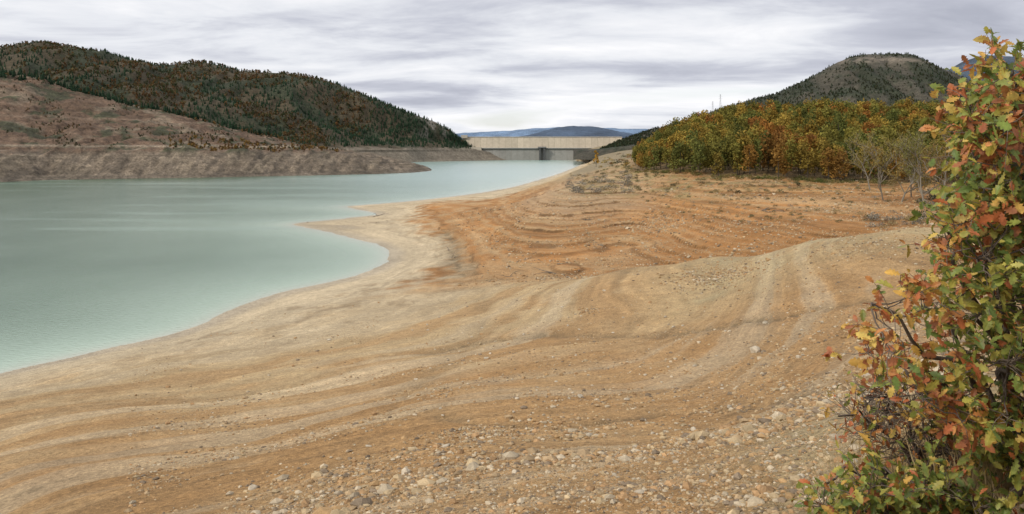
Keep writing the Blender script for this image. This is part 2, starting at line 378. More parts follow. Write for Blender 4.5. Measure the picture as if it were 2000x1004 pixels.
def far_ridge(name,pts,Yd,colr,amp,x0,x1,seed):
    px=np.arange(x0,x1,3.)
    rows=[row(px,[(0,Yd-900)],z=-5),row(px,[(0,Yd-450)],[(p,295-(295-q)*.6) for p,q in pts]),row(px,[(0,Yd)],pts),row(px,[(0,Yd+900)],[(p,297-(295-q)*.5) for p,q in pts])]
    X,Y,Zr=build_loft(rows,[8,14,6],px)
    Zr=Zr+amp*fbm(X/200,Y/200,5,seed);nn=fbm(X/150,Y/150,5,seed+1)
    c=np.ones(Zr.shape+(3,))*np.array(colr)*(1+.3*nn[...,None])  # colr carries distance haze, painted in as a bluish base tint
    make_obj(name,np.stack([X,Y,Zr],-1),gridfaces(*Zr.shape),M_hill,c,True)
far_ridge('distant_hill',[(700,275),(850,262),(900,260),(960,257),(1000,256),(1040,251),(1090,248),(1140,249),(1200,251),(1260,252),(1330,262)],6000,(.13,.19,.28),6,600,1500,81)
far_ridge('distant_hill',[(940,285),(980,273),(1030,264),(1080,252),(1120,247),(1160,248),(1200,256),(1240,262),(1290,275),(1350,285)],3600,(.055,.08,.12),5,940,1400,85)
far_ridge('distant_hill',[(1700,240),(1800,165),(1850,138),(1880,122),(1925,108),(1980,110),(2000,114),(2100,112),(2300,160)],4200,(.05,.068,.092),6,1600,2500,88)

# ---------------------------------------------------------------- water
wx=np.linspace(-1.8,1.3,520);wy=np.concatenate([[-4],np.linspace(math.log(3),math.log(2500),520)])
WU,WL=np.meshgrid(wx,wy);WY=np.exp(WL);WX=WU*WY
sd=-sdist(WX,WY);nw=fbm(WX/30,WY/45,4,91);ns_=fbm(WX/160,WY/28,4,95)
deepc=np.array([.045,.10,.055]);milk=np.array([.32,.415,.325]);WC=np.ones(WX.shape+(3,))*deepc
shl=np.exp(-np.clip(sd,0,None)/(12+WY*.09))
WC=mixc(WC,milk,np.clip(shl*1.12+.08*nw,0,1))
WC=mixc(WC,np.array([.24,.33,.27]),sstep(.15,.5,ns_)*sstep(120,220,WY)*.4)
WC=mixc(WC,np.array([.27,.38,.34]),sstep(250,700,WY)*sstep(-.40,-.12,WU)*.9)
WC=mixc(WC,np.array([.47,.43,.35]),np.exp(-np.clip(sd,0,None)/(.5+WY*.012))*.65)
m,nt,ns,L=newmat('reservoir_water');out=ns.new('ShaderNodeOutputMaterial');p=ns.new('ShaderNodeBsdfPrincipled')
at=ns.new('ShaderNodeAttribute');at.attribute_name='Col';L.new(at.outputs['Color'],p.inputs['Base Color'])
p.inputs['Roughness'].default_value=.2;p.inputs['IOR'].default_value=1.33
geo=ns.new('ShaderNodeNewGeometry');mp=ns.new('ShaderNodeMapping');mp.inputs['Scale'].default_value=(.6,1.1,1);mp.inputs['Rotation'].default_value=(0,0,.5);L.new(geo.outputs['Position'],mp.inputs['Vector'])
t1=ns.new('ShaderNodeTexNoise');t1.inputs['Scale'].default_value=2.2;t1.inputs['Detail'].default_value=4;L.new(mp.outputs[0],t1.inputs['Vector'])
bp=ns.new('ShaderNodeBump');bp.inputs['Strength'].default_value=.8;bp.inputs['Distance'].default_value=.12;L.new(t1.outputs[0],bp.inputs['Height']);L.new(bp.outputs[0],p.inputs['Normal'])
L.new(p.outputs[0],out.inputs[0])
make_obj('water',np.stack([WX,WY,0*WX],-1),gridfaces(*WX.shape),m,WC,True)

# ---------------------------------------------------------------- dam
dam=bpy.data.objects.new('concrete_dam',None);sc.collection.objects.link(dam)
G=Geo();Yd=1850.;k=Yd/F
def X_(px): return (px-1000)*k
def Z_(py): return H-(py-HY)*k
buff=np.array([.47,.40,.30]);grey=np.array([.27,.26,.23])
xs=np.linspace(X_(903),X_(1215),27)
zt=Z_(268.5);zb=Z_(288.5)
for i in range(26):
    a_,b_=xs[i],xs[i+1]-.35;ct=buff*(rng.uniform(.88,1.05));off=rng.uniform(0,.3)
    G.add(np.array([[a_,Yd-off,zt],[b_,Yd-off,zt],[b_,Yd-10-off,zb],[a_,Yd-10-off,zb]]),[[3,2,1,0]],ct)
    G.add(np.array([[a_,Yd-10-off,zb],[b_,Yd-10-off,zb],[b_,Yd-17-off,-8],[a_,Yd-17-off,-8]]),[[3,2,1,0]],grey*rng.uniform(.9,1.08))
G.add(np.array([[xs[0],Yd+.5,zt],[xs[-1],Yd+.5,zt],[xs[-1],Yd-9.5,zb],[xs[0],Yd-9.5,zb],[xs[0],Yd+8,zt],[xs[-1],Yd+8,zt],[xs[0],Yd+40,-8],[xs[-1],Yd+40,-8],[xs[0],Yd-16,-8],[xs[-1],Yd-16,-8]]),[[3,2,1,0],[0,1,5,4],[4,5,7,6],[8,9,2,3]],buff*.6)
G.add(*box(xs[0],xs[-1],Yd-.9,Yd+9,Z_(268.3),Z_(266.8)),[.42,.38,.32])
for x in np.arange(xs[0]+4,xs[-1],18): G.add(*box(x,x+.5,Yd-1.2,Yd-.95,Z_(268.2),Z_(265.6)),[.35,.32,.28])
G.add(*box(xs[0]-6,xs[-1],Yd-13,Yd-8.2,Z_(289.6),Z_(288.6)),[.5,.48,.43])
G.add(*box(X_(925),X_(1135),Yd-13.4,Yd-10.6,Z_(291.4),Z_(289.7)),[.12,.12,.11])
for p_ in(1054,1062): G.add(*box(X_(p_)-1.8,X_(p_)+1.8,Yd-24,Yd-13.5,-8,Z_(289)),[.09,.09,.088])
G.add(*box(X_(1050),X_(1066),Yd-25,Yd-13.2,Z_(288.9),Z_(286.5)),[.2,.19,.18])
G.add(*box(X_(903),X_(941),Yd-30,Yd-13.2,Z_(296),Z_(287.5)),[.48,.43,.34])
G.add(*box(X_(901),X_(913),Yd-6,Yd+6,Z_(270),Z_(264)),[.45,.40,.32])
G.build('dam_body',M_conc,parent=dam)

# ---------------------------------------------------------------- tree templates
def quads(cent,size,r,flat=0):
    n=len(cent);d=r.normal(size=(n,3));d/=np.linalg.norm(d,axis=1)[:,None]
    e=r.normal(size=(n,3));e-=np.sum(e*d,1)[:,None]*d;e/=np.linalg.norm(e,axis=1)[:,None]
    f=np.cross(d,e);s=size[:,None]*r.uniform(.6,1.2,(n,1))
    V=np.stack([cent-e*s,cent-f*s*r.uniform(.5,.9,(n,1)),cent+e*s,cent+f*s*r.uniform(.5,.9,(n,1))],1)
    return V.reshape(-1,3),np.arange(4*n).reshape(-1,4)
def crown(r,nl,nq,sz,top=9.,rad=3.,base=2.5,trunk=True):
    lob=[]
    for i in range(nl):
        a=r.uniform(0,2*np.pi);h=(i+r.uniform(0,1))/nl;rr=rad*.66*math.sqrt(r.uniform(0,1))*(1-.5*h)
        lob.append((rr*math.cos(a),rr*math.sin(a),base+(top-base)*(.12+.74*h),rad*r.uniform(.34,.52)))
    cs=[];cm=[]
    for (x,y,z,R_) in lob:
        k=nq//nl;d=r.normal(size=(k,3));d/=np.linalg.norm(d,axis=1)[:,None]
        q=d*R_*(r.uniform(.55,1.08,(k,1)));cs.append(q+[x,y,z]);cm.append(np.full(k,r.uniform(.8,1.2)))
    cs=np.concatenate(cs);cm=np.concatenate(cm)*r.uniform(.75,1.25,len(cs))
    V,Fq=quads(cs,np.full(len(cs),sz),r)
    cm=np.repeat(cm,4)[:,None]*np.ones(3);ab=np.zeros(len(V),bool)
    if trunk:
        tv,tf=tube([[0,0,-1],[.1,.05,base],[.2,.1,top*.75]],.2,.05,5)
        Fq=np.concatenate([Fq,tf+len(V)]);V=np.concatenate([V,tv]);cm=np.concatenate([cm,np.tile([.09,.075,.055],(len(tv),1))]);ab=np.concatenate([ab,np.ones(len(tv),bool)])
    return V,Fq,cm,ab
rt=np.random.default_rng(3)
near_t=[crown(rt,10,520,.35,top=9.6,rad=2.9,base=rt.uniform(.6,1.8)) for _ in range(10)]
far_t=[crown(rt,4,30,1.3,top=8,rad=3.6,base=.5,trunk=False) for _ in range(6)]
def conifer(r,lv=4,k=7,h=9.,rad=2.4):
    V=[];Fq=[];n0=0
    for i in range(lv):
        zb=h*(.08+.8*i/lv);zt=zb+h*.34;R_=rad*(1-i/lv*.75)
        ring=[[R_*r.uniform(.6,1.25)*math.cos(2*math.pi*j/k),R_*r.uniform(.6,1.25)*math.sin(2*math.pi*j/k),zb+r.uniform(-.6,.6)] for j in range(k)]
        V+=ring+[[r.uniform(-.3,.3),r.uniform(-.3,.3),zt]];Fq+=[[n0+j,n0+(j+1)%k,n0+k] for j in range(k)];n0+=k+1
    V=np.array(V);cm=np.ones((len(V),3))*r.uniform(.7,1.2,(len(V),1));return V,np.array(Fq),cm,np.zeros(len(V),bool)
con_t=[conifer(rt) for _ in range(5)]
def jitgrid(x0,x1,y0,y1,s,r):
    gx,gy=np.meshgrid(np.arange(x0,x1,s),np.arange(y0,y1,s));return gx.ravel()+r.uniform(-.5,.5,gx.size)*s,gy.ravel()+r.uniform(-.5,.5,gx.size)*s
def scatter(G,T,pos,scl,col,r):
    k=r.integers(0,len(T),len(pos))
    for i in range(len(T)):
        m=k==i;G.inst(T[i],pos[m],scl[m],r.uniform(0,6.28,m.sum()),col[m])
r=np.random.default_rng(11)
x,y=jitgrid(20,420,180,440,4.9,r);pxx=x/y*F+1000
fr=np.interp(pxx,FRX,FRY)+4*perlin(x/12,y/12,7)
ok=(pxx>1240)&(pxx<2350)&(y>fr)&(y<395);x,y,pxx=x[ok],y[ok],pxx[ok];z=zat(x,y)
pal=np.array([[.27,.18,.035],[.29,.13,.03],[.19,.165,.035],[.11,.12,.03],[.22,.10,.027],[.33,.225,.045]])
nn=fbm(x/25,y/25,3,5)
ci=np.where(nn>.35,r.choice([1,4,0],len(x),p=[.35,.15,.5]),np.where(nn<-.15,r.choice([3,2,2],len(x)),r.choice([0,2,5,1,3],len(x),p=[.33,.3,.15,.08,.14])))
col=pal[ci]*r.uniform(.7,1.2,(len(x),1));edge=sstep(20,4,y-fr[ok]);col=mixc(col,np.array([.13,.125,.033]),edge*.3)
s=r.uniform(.75,1.35,len(x));s*=np.interp(pxx,[1240,1290,1350],[.6,.82,1.0]);scl=np.stack([s,s,s*r.uniform(.85,1.1,len(x))],1)
G=Geo();scatter(G,near_t,np.stack([x,y,z-.3],1),scl,col,r);G.build('oak_forest',M_tree)
def surf_sampler(X,Y,Zs,n,r):
    ii=r.uniform(0,X.shape[0]-1.001,n);jj=r.uniform(0,X.shape[1]-1.001,n);i=ii.astype(int);j=jj.astype(int);a=ii-i;b=jj-j
    def g(A):return (A[i,j]*(1-b)+A[i,j+1]*b)*(1-a)+(A[i+1,j]*(1-b)+A[i+1,j+1]*b)*a
    return g(X),g(Y),g(Zs)
G=Geo()
x,y,z=surf_sampler(XB[12:],YB[12:],ZB[12:],21000,r);nA=fbm(x/150,y/150,4,101);pb=x/y*F+1000
dens=sstep(26,40,z)*(1-.8*np.exp(-((pb-848)/24)**2)*(z<130));ok=(pb>-500)&(r.uniform(size=len(x))<dens);x,y,z,nA,pb=x[ok],y[ok],z[ok],nA[ok],pb[ok]
isc=(nA+r.normal(0,.10,len(x))+.5*sstep(120,50,z)+.02+.25*sstep(600,850,pb))>.2
p_=np.stack([x,y,z-1],1);s=r.uniform(.6,1.1,len(x))
cd=np.array([[.12,.07,.03],[.085,.068,.032],[.155,.08,.03],[.065,.075,.03],[.13,.095,.04],[.055,.065,.028]])[r.integers(0,6,len(x))]*r.uniform(.75,1.2,(len(x),1))
cc=np.array([.026,.050,.026])*r.uniform(.7,1.4,(len(x),1))
scatter(G,far_t,p_[~isc],s[~isc],cd[~isc],r);scatter(G,con_t,p_[isc],s[isc]*.9,cc[isc],r)
G.build('mountain_forest',M_tree)
G=Geo()
x,y,z=surf_sampler(XA[109:],YA[109:],ZA[109:],1800,r);pb=x/y*F+1000;ok=(pb<620)&(z>24)
G2=np.stack([x,y,z-1],1)[ok];mix_=r.uniform(size=len(G2))<np.interp(pb[ok],[0,330,620],[.95,.8,.2])
scatter(G,con_t,G2[mix_],r.uniform(.6,1.15,mix_.sum()),np.array([.020,.040,.020])*r.uniform(.7,1.4,(mix_.sum(),1)),r)
scatter(G,far_t,G2[~mix_],r.uniform(.4,.8,(~mix_).sum()),np.array([.15,.09,.035])*r.uniform(.6,1.3,((~mix_).sum(),1)),r)
x,y,z=surf_sampler(XA[28:112],YA[28:112],ZA[28:112],9000,r);ok=(fbm(x/45,y/60,4,29)+r.normal(0,.12,len(x))>.26)&(z>22)
x,y,z=x[ok],y[ok],z[ok]
cc=np.array([[.035,.048,.023],[.05,.052,.026],[.09,.075,.038],[.12,.075,.035]])[r.integers(0,4,len(x))]*r.uniform(.7,1.3,(len(x),1))
scatter(G,far_t,np.stack([x,y,z-.8],1),r.uniform(.12,.42,len(x)),cc,r)
x,y,z=surf_sampler(XA[26:68],YA[26:68],ZA[26:68],1600,r);pb=x/y*F+1000;ok=(pb>330)&(pb<660)&(z>19)
x,y,z=x[ok],y[ok],z[ok];scatter(G,far_t,np.stack([x,y,z-.6],1),r.uniform(.25,.7,len(x)),np.array([[.20,.12,.035],[.06,.06,.028],[.12,.07,.03]])[r.integers(0,3,len(x))],r)
G.build('hillside_shrubs',M_tree)
G=Geo()
x,y,z=surf_sampler(XC[8:],YC[8:],ZC[8:],17000,r);nA=fbm(x/80,y/160,5,73);pb=x/y*F+1000
ok=((nA+r.normal(0,.15,len(x))<.15)|(pb<1380)|(r.uniform(size=len(x))<.3))&(z>26)&~((np.abs(z-189)<7)&(pb>1630)&(pb<1800));x,y,z=x[ok],y[ok],z[ok]
isc=r.uniform(size=len(x))<.3;P3=np.stack([x,y,z-1.5],1)
scatter(G,con_t,P3[isc],r.uniform(.4,.7,isc.sum()),np.array([.026,.042,.022])*r.uniform(.7,1.4,(isc.sum(),1)),r)
scatter(G,far_t,P3[~isc],r.uniform(.35,.7,(~isc).sum()),np.array([.043,.047,.023])*r.uniform(.6,1.3,((~isc).sum(),1)),r)
G.build('hill_trees',M_tree)

def bush(r,n=90,R_=1.,sz=.12,h=.8):
    d=r.normal(size=(n,3));d/=np.linalg.norm(d,axis=1)[:,None];d[:,2]=np.abs(d[:,2])
    c=d*R_*r.uniform(.4,1.05,(n,1))*[1,1,h];V,Fq=quads(c,np.full(n,sz),r)
    return V,Fq,np.repeat(r.uniform(.6,1.3,n),4)[:,None]*np.ones(3),np.zeros(len(V),bool)
bush_t=[bush(rt) for _ in range(5)]
G=Geo();pts=[];cl=[];sc_=[]
def bushes(n,x0,x1,y0,y1,cols,s0,s1):
    for _ in range(n):
        q=hit(r.uniform(x0,x1),r.uniform(y0,y1));pts.append(q);cl.append(np.array(cols[r.integers(len(cols))])*r.uniform(.7,1.2));sc_.append(r.uniform(s0,s1))
gy=[.27,.24,.19];ol=[.11,.11,.05];st=[.32,.24,.12];dk=[.06,.06,.03]
bushes(80,1110,1235,338,378,[gy,gy,st],.7,1.9)
bushes(140,1240,1700,350,378,[ol,st,dk,st],.3,1.1)
bushes(220,1250,1780,365,435,[ol,st,gy,ol],.2,.75)
bushes(14,1150,1240,320,335,[ol,[.3,.2,.04]],.8,1.8)
bushes(22,1700,1800,425,450,[gy,gy,st],.6,1.4)
bushes(60,1800,1890,370,430,[gy,dk,ol],.6,1.5)
bushes(50,1140,1300,332,350,[ol,dk,st],.5,1.3)
bushes(70,1120,1235,300,322,[[.32,.22,.04],ol,[.2,.1,.03],dk],1.,2.8)
bushes(30,560,760,415,437,[[.13,.10,.06]],.15,.35)
scatter(G,bush_t,np.array(pts),np.array(sc_),np.array(cl),r)
pxs=r.uniform(1240,1760,140);Yf=np.interp(pxs,FRX,FRY)+r.uniform(-3,3,140)
xf=(pxs-1000)/F*Yf
scatter(G,bush_t,np.stack([xf,Yf,zat(xf,Yf)],1),r.uniform(.5,1.5,140),np.array([[.09,.10,.03],[.14,.13,.04],[.22,.16,.06]])[r.integers(0,3,140)],r)
G.build('shrubs',M_tree)

G=Geo()
q=hit(1164,326);T=crown(rt,7,260,.35,top=9,rad=1.6,base=.8)
G.inst(T,np.array([q]),np.array([36*q[1]/F/9.]),np.array([0.]),np.array([[.42,.24,.03]]));G.build('yellow_poplar',M_tree)

def bare_tree(base,h,rr,leafc,nleaf,lean=0):
    G=Geo();LP=[]
    def grow(p,d,L_,rad,depth):
        pts=[p];q=np.array(p)
        for i in range(4):
            d=d+rr.normal(0,.14,3)+[0,0,.05];d/=np.linalg.norm(d);q=q+d*L_/4;pts.append(q)
        G.add(*tube(pts,rad,rad*.5,5),np.array([.26,.23,.18])*rr.uniform(.8,1.1))
        if depth>=2:
            for t in pts[1:]: LP.append(t)
        if depth<4:
            for i in range(3 if depth else 6):
                k=rr.integers(1,5)
                a=rr.uniform(0,6.28);nd=d*.75+np.array([math.cos(a),math.sin(a),.25])*.65;nd/=np.linalg.norm(nd)
                grow(pts[k],nd,L_*rr.uniform(.5,.72),rad*.6,depth+1)
    grow(np.array(base)-[0,0,.3],np.array([lean,0,1.]),h*.55,.17,0)
    LP=np.array(LP);c=LP[rr.integers(0,len(LP),nleaf)]+rr.normal(0,.25,(nleaf,3))
    V,Fq=quads(c,np.full(nleaf,.15),rr);G.add(V,Fq,np.repeat(np.array(leafc)*rr.uniform(.6,1.3,(nleaf,1)),4,0))
    return G.build('sparse_oak_tree',M_tree)
rb=np.random.default_rng(5)
for (px_,py_,h_,lc,nl,ln) in [(1725,392,14,[.25,.20,.06],2600,-.15),(1760,395,15,[.26,.19,.06],3000,.1),(1700,372,12,[.24,.20,.06],1400,-.35),(1805,400,14,[.18,.17,.05],2400,.1),(1840,405,12,[.24,.15,.05],1800,0),(1780,385,13,[.22,.19,.06],2200,0)]:
    bare_tree(hit(px_,py_),h_,rb,lc,nl,ln)

def pylon(px,pyb,pyt,Y):
    x=(px-1000)/F*Y;zb=H-(pyb-HY)*Y/F;zt=H-(pyt-HY)*Y/F;h=zt-zb;G=Geo();c=[.3,.31,.33]
    for sx in(-1,1):
        for sy in(-1,1): G.add(*tube([[x+sx*2.,Y+sy*2.,zb-4],[x+sx*.3,Y+sy*.3,zt]],.12,.09,4),c)
    for i in range(6):
        t=i/6;w_=2.*(1-t)+.3*t;t2=(i+1)/6;w2=2.*(1-t2)+.3*t2
        for sy in(-1,1):
            G.add(*tube([[x-w_,Y+sy*w_,zb+h*t],[x+w2,Y+sy*w2,zb+h*t2]],.06,.06,4),c);G.add(*tube([[x+w_,Y+sy*w_,zb+h*t],[x-w2,Y+sy*w2,zb+h*t2]],.06,.06,4),c)
    for t,w_ in((.72,4.),(.84,3.4),(.95,2.6)): G.add(*tube([[x-w_,Y,zb+h*t],[x+w_,Y,zb+h*t]],.1,.1,4),c)
    G.build('power_pylon',M_conc)
pylon(1407,216,184,1480);pylon(1392,222,198,1600)

# ---------------------------------------------------------------- stones
def rock(r,sub=1):
    import bmesh
    bm=bmesh.new();bmesh.ops.create_icosphere(bm,subdivisions=sub,radius=1)
    V=np.array([v.co[:] for v in bm.verts]);Fq=np.array([[v.index for v in f.verts] for f in bm.faces]);bm.free()
    if sub==2:
        # facet the boulder with random cutting planes so it reads as broken rock
        for _ in range(9):
            nn_=r.normal(size=3);nn_/=np.linalg.norm(nn_);dd_=r.uniform(.55,.85);t=V@nn_;ex=np.clip(t-dd_,0,None);V=V-ex[:,None]*nn_
        V=V*r.uniform(.95,1.05,(len(V),1))
    else: V=V*r.uniform(.62,1.2,(len(V),1))
    V=V*[1,r.uniform(.55,.9),r.uniform(.4,.7)]
    return V,Fq,np.ones((len(V),3))*r.uniform(.9,1.1,(len(V),1)),np.zeros(len(V),bool)
rock1=[rock(rt,1) for _ in range(8)];rock2=[rock(rt,2) for _ in range(8)]
G=Geo()
SC=np.array([[.38,.285,.165],[.34,.24,.135],[.35,.215,.105],[.43,.35,.24],[.20,.15,.10],[.33,.21,.10]])
def stones(n,y0,y1,u0,u1,size_px,wfun,Tm,maxs=1.):
    Y=np.exp(r.uniform(math.log(y0),math.log(y1),n));uu=r.uniform(u0,u1,n);X=uu*Y;Zz=zat(X,Y);px_=uu*F+1000;py_=HY+(H-Zz)*F/Y
    ok=(r.uniform(size=n)<wfun(px_,py_,X,Y,Zz))&(Zz>.3);X,Y,Zz=X[ok],Y[ok],Zz[ok];m_=len(X)
    s=np.exp(r.normal(math.log(size_px[0]),size_px[1],m_));s=np.minimum(s,maxs)
    c=SC[r.integers(0,6,m_)]*r.uniform(.75,1.15,(m_,1))
    scatter(G,Tm,np.stack([X,Y,Zz+.1*s],1),s,c,r)
def w1(px_,py_,X,Y,Zz):
    edge=np.interp(px_,[200,600,900,1200,1500,1750,2400],[1040,940,880,850,825,800,780])
    return np.clip(sstep(-30,70,py_-edge)*(.65+.4*fbm(X/1.2,Y/1.2,3,201)),.0,1)
stones(110000,3.5,30,-.55,.9,(.0155,.6),w1,rock1,.10)
def w2(px_,py_,X,Y,Zz): return sstep(-.25,.6,fbm(X/7,Y/7,4,205)+.35*sstep(700,1300,px_))
stones(75000,9,105,-.5,.9,(.034,.62),w2,rock1,.24)
def w3(px_,py_,X,Y,Zz): return sstep(-.25,.5,fbm(X/12,Y/12,4,209)+.25)*sstep(2,4,Zz)
stones(32000,108,235,-.10,.62,(.12,.5),w3,rock1,.55)
for (px_,py_,wx_,n_,s_) in [(925,850,70,900,.035),(1390,545,90,900,.10),(1690,480,150,500,.08),(1290,440,90,500,.16),(1150,853,40,60,.08),(850,775,40,150,.05),(1150,610,30,60,.1)]:
    q=hit(px_,py_);sg=wx_/2*q[1]/F
    X=q[0]+r.normal(0,sg,n_);Y=q[1]+r.normal(0,sg*1.3,n_);s=np.exp(r.normal(math.log(s_),.4,n_))
    scatter(G,rock1,np.stack([X,Y,zat(X,Y)+.1*s],1),s,SC[r.integers(0,6,n_)]*r.uniform(.75,1.1,(n_,1)),r)
big=[(1133,777,9),(720,873,7),(793,925,13),(493,957,10),(872,873,10),(1475,690,14),(1693,735,9),(1375,943,9),(1425,797,8),(1225,783,7),(1660,905,17),(1495,632,6),(1630,755,7),(1357,717,5),(1180,570,4),(1355,842,9),(1150,853,9),(1165,855,8),(1180,852,6),(1110,852,6),(1250,965,13),(1005,925,8),(703,968,7),(643,667,5),(1530,636,4),(1065,835,4),(1275,848,6),(1240,875,7),(950,700,5),(1565,935,10),(1500,905,8),(1440,870,6),(1320,905,7),(1200,930,8),(1080,700,4),(1260,735,5),(1410,755,5),(1560,700,6),(1600,650,5),(1300,620,4),(860,800,4),(1010,780,5)]
for _ in range(70): big.append((r.uniform(750,1700),r.uniform(600,860),r.uniform(2.5,4.5)))
for (px_,py_,rp) in big:
    q=hit(px_,py_);s=rp*q[1]/F*1.1;q[2]+=.12*s;G.inst(rock2[r.integers(8)],np.array([q]),np.array([s]),np.array([r.uniform(0,6)]),np.array([[.45,.38,.28]])*r.uniform(.75,1.05))
G.build('gravel_stones',M_stone)

G=Geo()
for (px_,py_,L_) in [(735,422,5),(1460,805,.8),(985,890,.6),(1490,412,5),(1530,412,4),(1080,535,4),(1000,540,3),(885,470,3),(880,490,3),(888,505,3),(1150,430,4),(1900,400,4),(1500,415,3)]:
    for k_ in range(4):
        q=hit(px_+r.uniform(-6,6),py_+r.uniform(-2,2));d=r.normal(size=3);d[2]=abs(d[2])*.35;d/=np.linalg.norm(d)
        pt=[q]
        for i in range(4):
            d=d+r.normal(0,.2,3);d[2]=d[2]*.6;d/=np.linalg.norm(d);pt.append(pt[-1]+d*L_/5)
        G.add(*tube(pt,L_*.018,L_*.005,5),[.16,.13,.10])
G.build('driftwood',M_bark)

# ---------------------------------------------------------------- foreground oak
ro=np.random.default_rng(21)
t_=np.array([0,.12,.24,.34,.47,.57,.70,.80,.91,1]);w_=np.array([.015,.07,.2,.11,.30,.17,.33,.2,.2,.02])
LV=[]
for t,ww in zip(t_,w_):
    zc=-.35*t*t
    LV+=[[t-.06*(ww>.18)+.0,-ww,zc+.35*ww],[t,0,zc],[t-.06*(ww>.18)+.0,ww,zc+.35*ww]]
LV=np.array(LV)
LF=[]
for i in range(len(t_)-1):
    for j in range(2): LF.append([3*i+j,3*i+j+1,3*i+j+4,3*i+j+3])
LF=np.array(LF)
def leaves(G,pos,dirs,size,col,rr):
    n=len(pos);d=dirs/(np.linalg.norm(dirs,axis=1)[:,None]+1e-9)
    up=rr.normal(0,.55,(n,3))+[0,-.35,.8];s_=np.cross(up,d);s_/=np.linalg.norm(s_,axis=1)[:,None]+1e-9;nn=np.cross(d,s_)
    curl=rr.uniform(-.3,1.8,(n,1))
    P=(d[:,None]*LV[None,:,0:1]+s_[:,None]*LV[None,:,1:2]+nn[:,None]*(LV[None,:,2:3]*curl[:,:,None]))*size[:,None,None]+pos[:,None]
    C=np.repeat(col[:,None],len(LV),1)
    eb=(np.abs(LV[:,1])>.18)[None,:,None]*rr.uniform(0,1,(n,1,1))
    C=C*(1-.45*eb)+np.array([.30,.13,.035])*.45*eb
    FF=(LF[None]+(np.arange(n)*len(LV))[:,None,None]).reshape(-1,4);G.add(P.reshape(-1,3),FF,C.reshape(-1,3))
def inpoly(px_,py_,pl):
    c=False;n_=len(pl)
    for i in range(n_):
        ax,ay=pl[i];bx,by=pl[(i+1)%n_]
        if (ay>py_)!=(by>py_) and px_<(bx-ax)*(py_-ay)/(by-ay)+ax: c=not c
    return c
green=np.array([[.21,.27,.055],[.27,.30,.06],[.14,.20,.045],[.40,.36,.07]])
warm=np.array([[.56,.24,.075],[.48,.15,.055],[.60,.36,.08],[.36,.13,.05],[.60,.43,.10]])
def oak(name,root,stems,pl,ncl,yr,gfrac,lsz=.062,twn=5,lfn=7,mx=1.5,sr=.026):
    par=bpy.data.objects.new(name,None);sc.collection.objects.link(par)
    GB=Geo();GL=Geo();bc=np.array([.11,.085,.065])
    stp=[]
    for tip in stems:
        tip=np.array(tip);k=9;pt=[np.array(root)+ro.normal(0,.03,3)*[1,1,0]]
        for i in range(1,k+1):
            t=i/k;pt.append(np.array(root)*(1-t)+tip*t+ro.normal(0,.035,3)+np.array([0,0,.18*math.sin(math.pi*t)]))
        GB.add(*tube(pt,sr,.005,7),bc);stp+=[(q,i/k) for i,q in enumerate(pt)]
    SP=np.array([s[0] for s in stp]);ST=np.array([s[1] for s in stp])
    xs_=[p[0] for p in pl];ys_=[p[1] for p in pl];cnt=0;P_=[];D_=[];Cc=[];Ss=[]
    while cnt<ncl:
        a=ro.uniform(min(xs_),max(xs_));b_=ro.uniform(min(ys_),max(ys_))
        if not inpoly(a,b_,pl): continue
        Y=ro.uniform(*yr);c=np.array([(a-1000)/F*Y,Y,H-(b_-HY)*Y/F])
        dd=np.linalg.norm(SP-c,axis=1)+(SP[:,2]>c[2]+.15)*.6+ (ST<.15)*.3
        o=SP[np.argmin(dd)];k=7;pt=[o];v=c-o;ln=np.linalg.norm(v)
        if ln>mx: continue
        cnt+=1
        for i in range(1,k+1):
            t=i/k;pt.append(o+v*t+ro.normal(0,.022,3)*ln+np.array([0,0,-.10*ln*math.sin(math.pi*t)]))
        GB.add(*tube(pt,.003+.005*ln,.002,5),bc*ro.uniform(.8,1.3))
        g=gfrac(a,b_);cg=ro.uniform()<g
        for w__ in range(twn):
            j=ro.integers(3,k+1);d=v/ln*.7+ro.normal(0,.7,3);d/=np.linalg.norm(d);L_=ro.uniform(.10,.24);q=[pt[j]]
            for i in range(3): d=d+ro.normal(0,.25,3)+[0,0,.08];d/=np.linalg.norm(d);q.append(q[-1]+d*L_/3)
            GB.add(*tube(q,.0026,.0012,4),bc*1.4)
            for i in range(lfn):
                tt=ro.uniform(.35,1);qq=q[0]+(q[-1]-q[0])*tt if i else q[-1]
                dl=d*.5+ro.normal(0,.8,3)+[0,0,-.15];P_.append(qq);D_.append(dl)
                isg=ro.uniform()<(.82 if cg else .12)
                Cc.append((green[ro.integers(4)] if isg else warm[ro.integers(5)])*ro.uniform(.7,1.15));Ss.append(lsz*ro.uniform(.5,1.35))
    if len(P_): leaves(GL,np.array(P_),np.array(D_),np.array(Ss),np.array(Cc),ro)
    GB.build('branches',M_bark,True,par);GL.build('leaves',M_leaf,False,par)
zr=float(zat(3.25,4.6))
def Wp(px_,py_,Y): return [(px_-1000)/F*Y,Y,H-(py_-HY)*Y/F]
pl=[(1955,100),(2000,110),(2200,70),(2450,200),(2450,980),(2000,970),(1940,910),(1860,860),(1790,800),(1730,740),(1685,690),(1675,615),(1755,570),(1840,545),(1850,490),(1815,440),(1815,405),(1885,380),(1895,300),(1895,200),(1935,170),(1965,140)]
stems=[Wp(1985,100,4.0),Wp(1945,140,4.3),Wp(2100,60,4.3),Wp(1915,210,3.8),Wp(1930,290,4.1),Wp(2250,250,4.6),Wp(1840,420,3.9),Wp(1900,330,4.3),Wp(2050,400,4.0),Wp(2300,500,4.6),Wp(1710,610,3.9),Wp(1800,600,4.4),Wp(1720,700,4.2),Wp(1900,520,3.7),Wp(1780,770,4.3),Wp(1850,840,4.5),Wp(1950,700,3.8)]
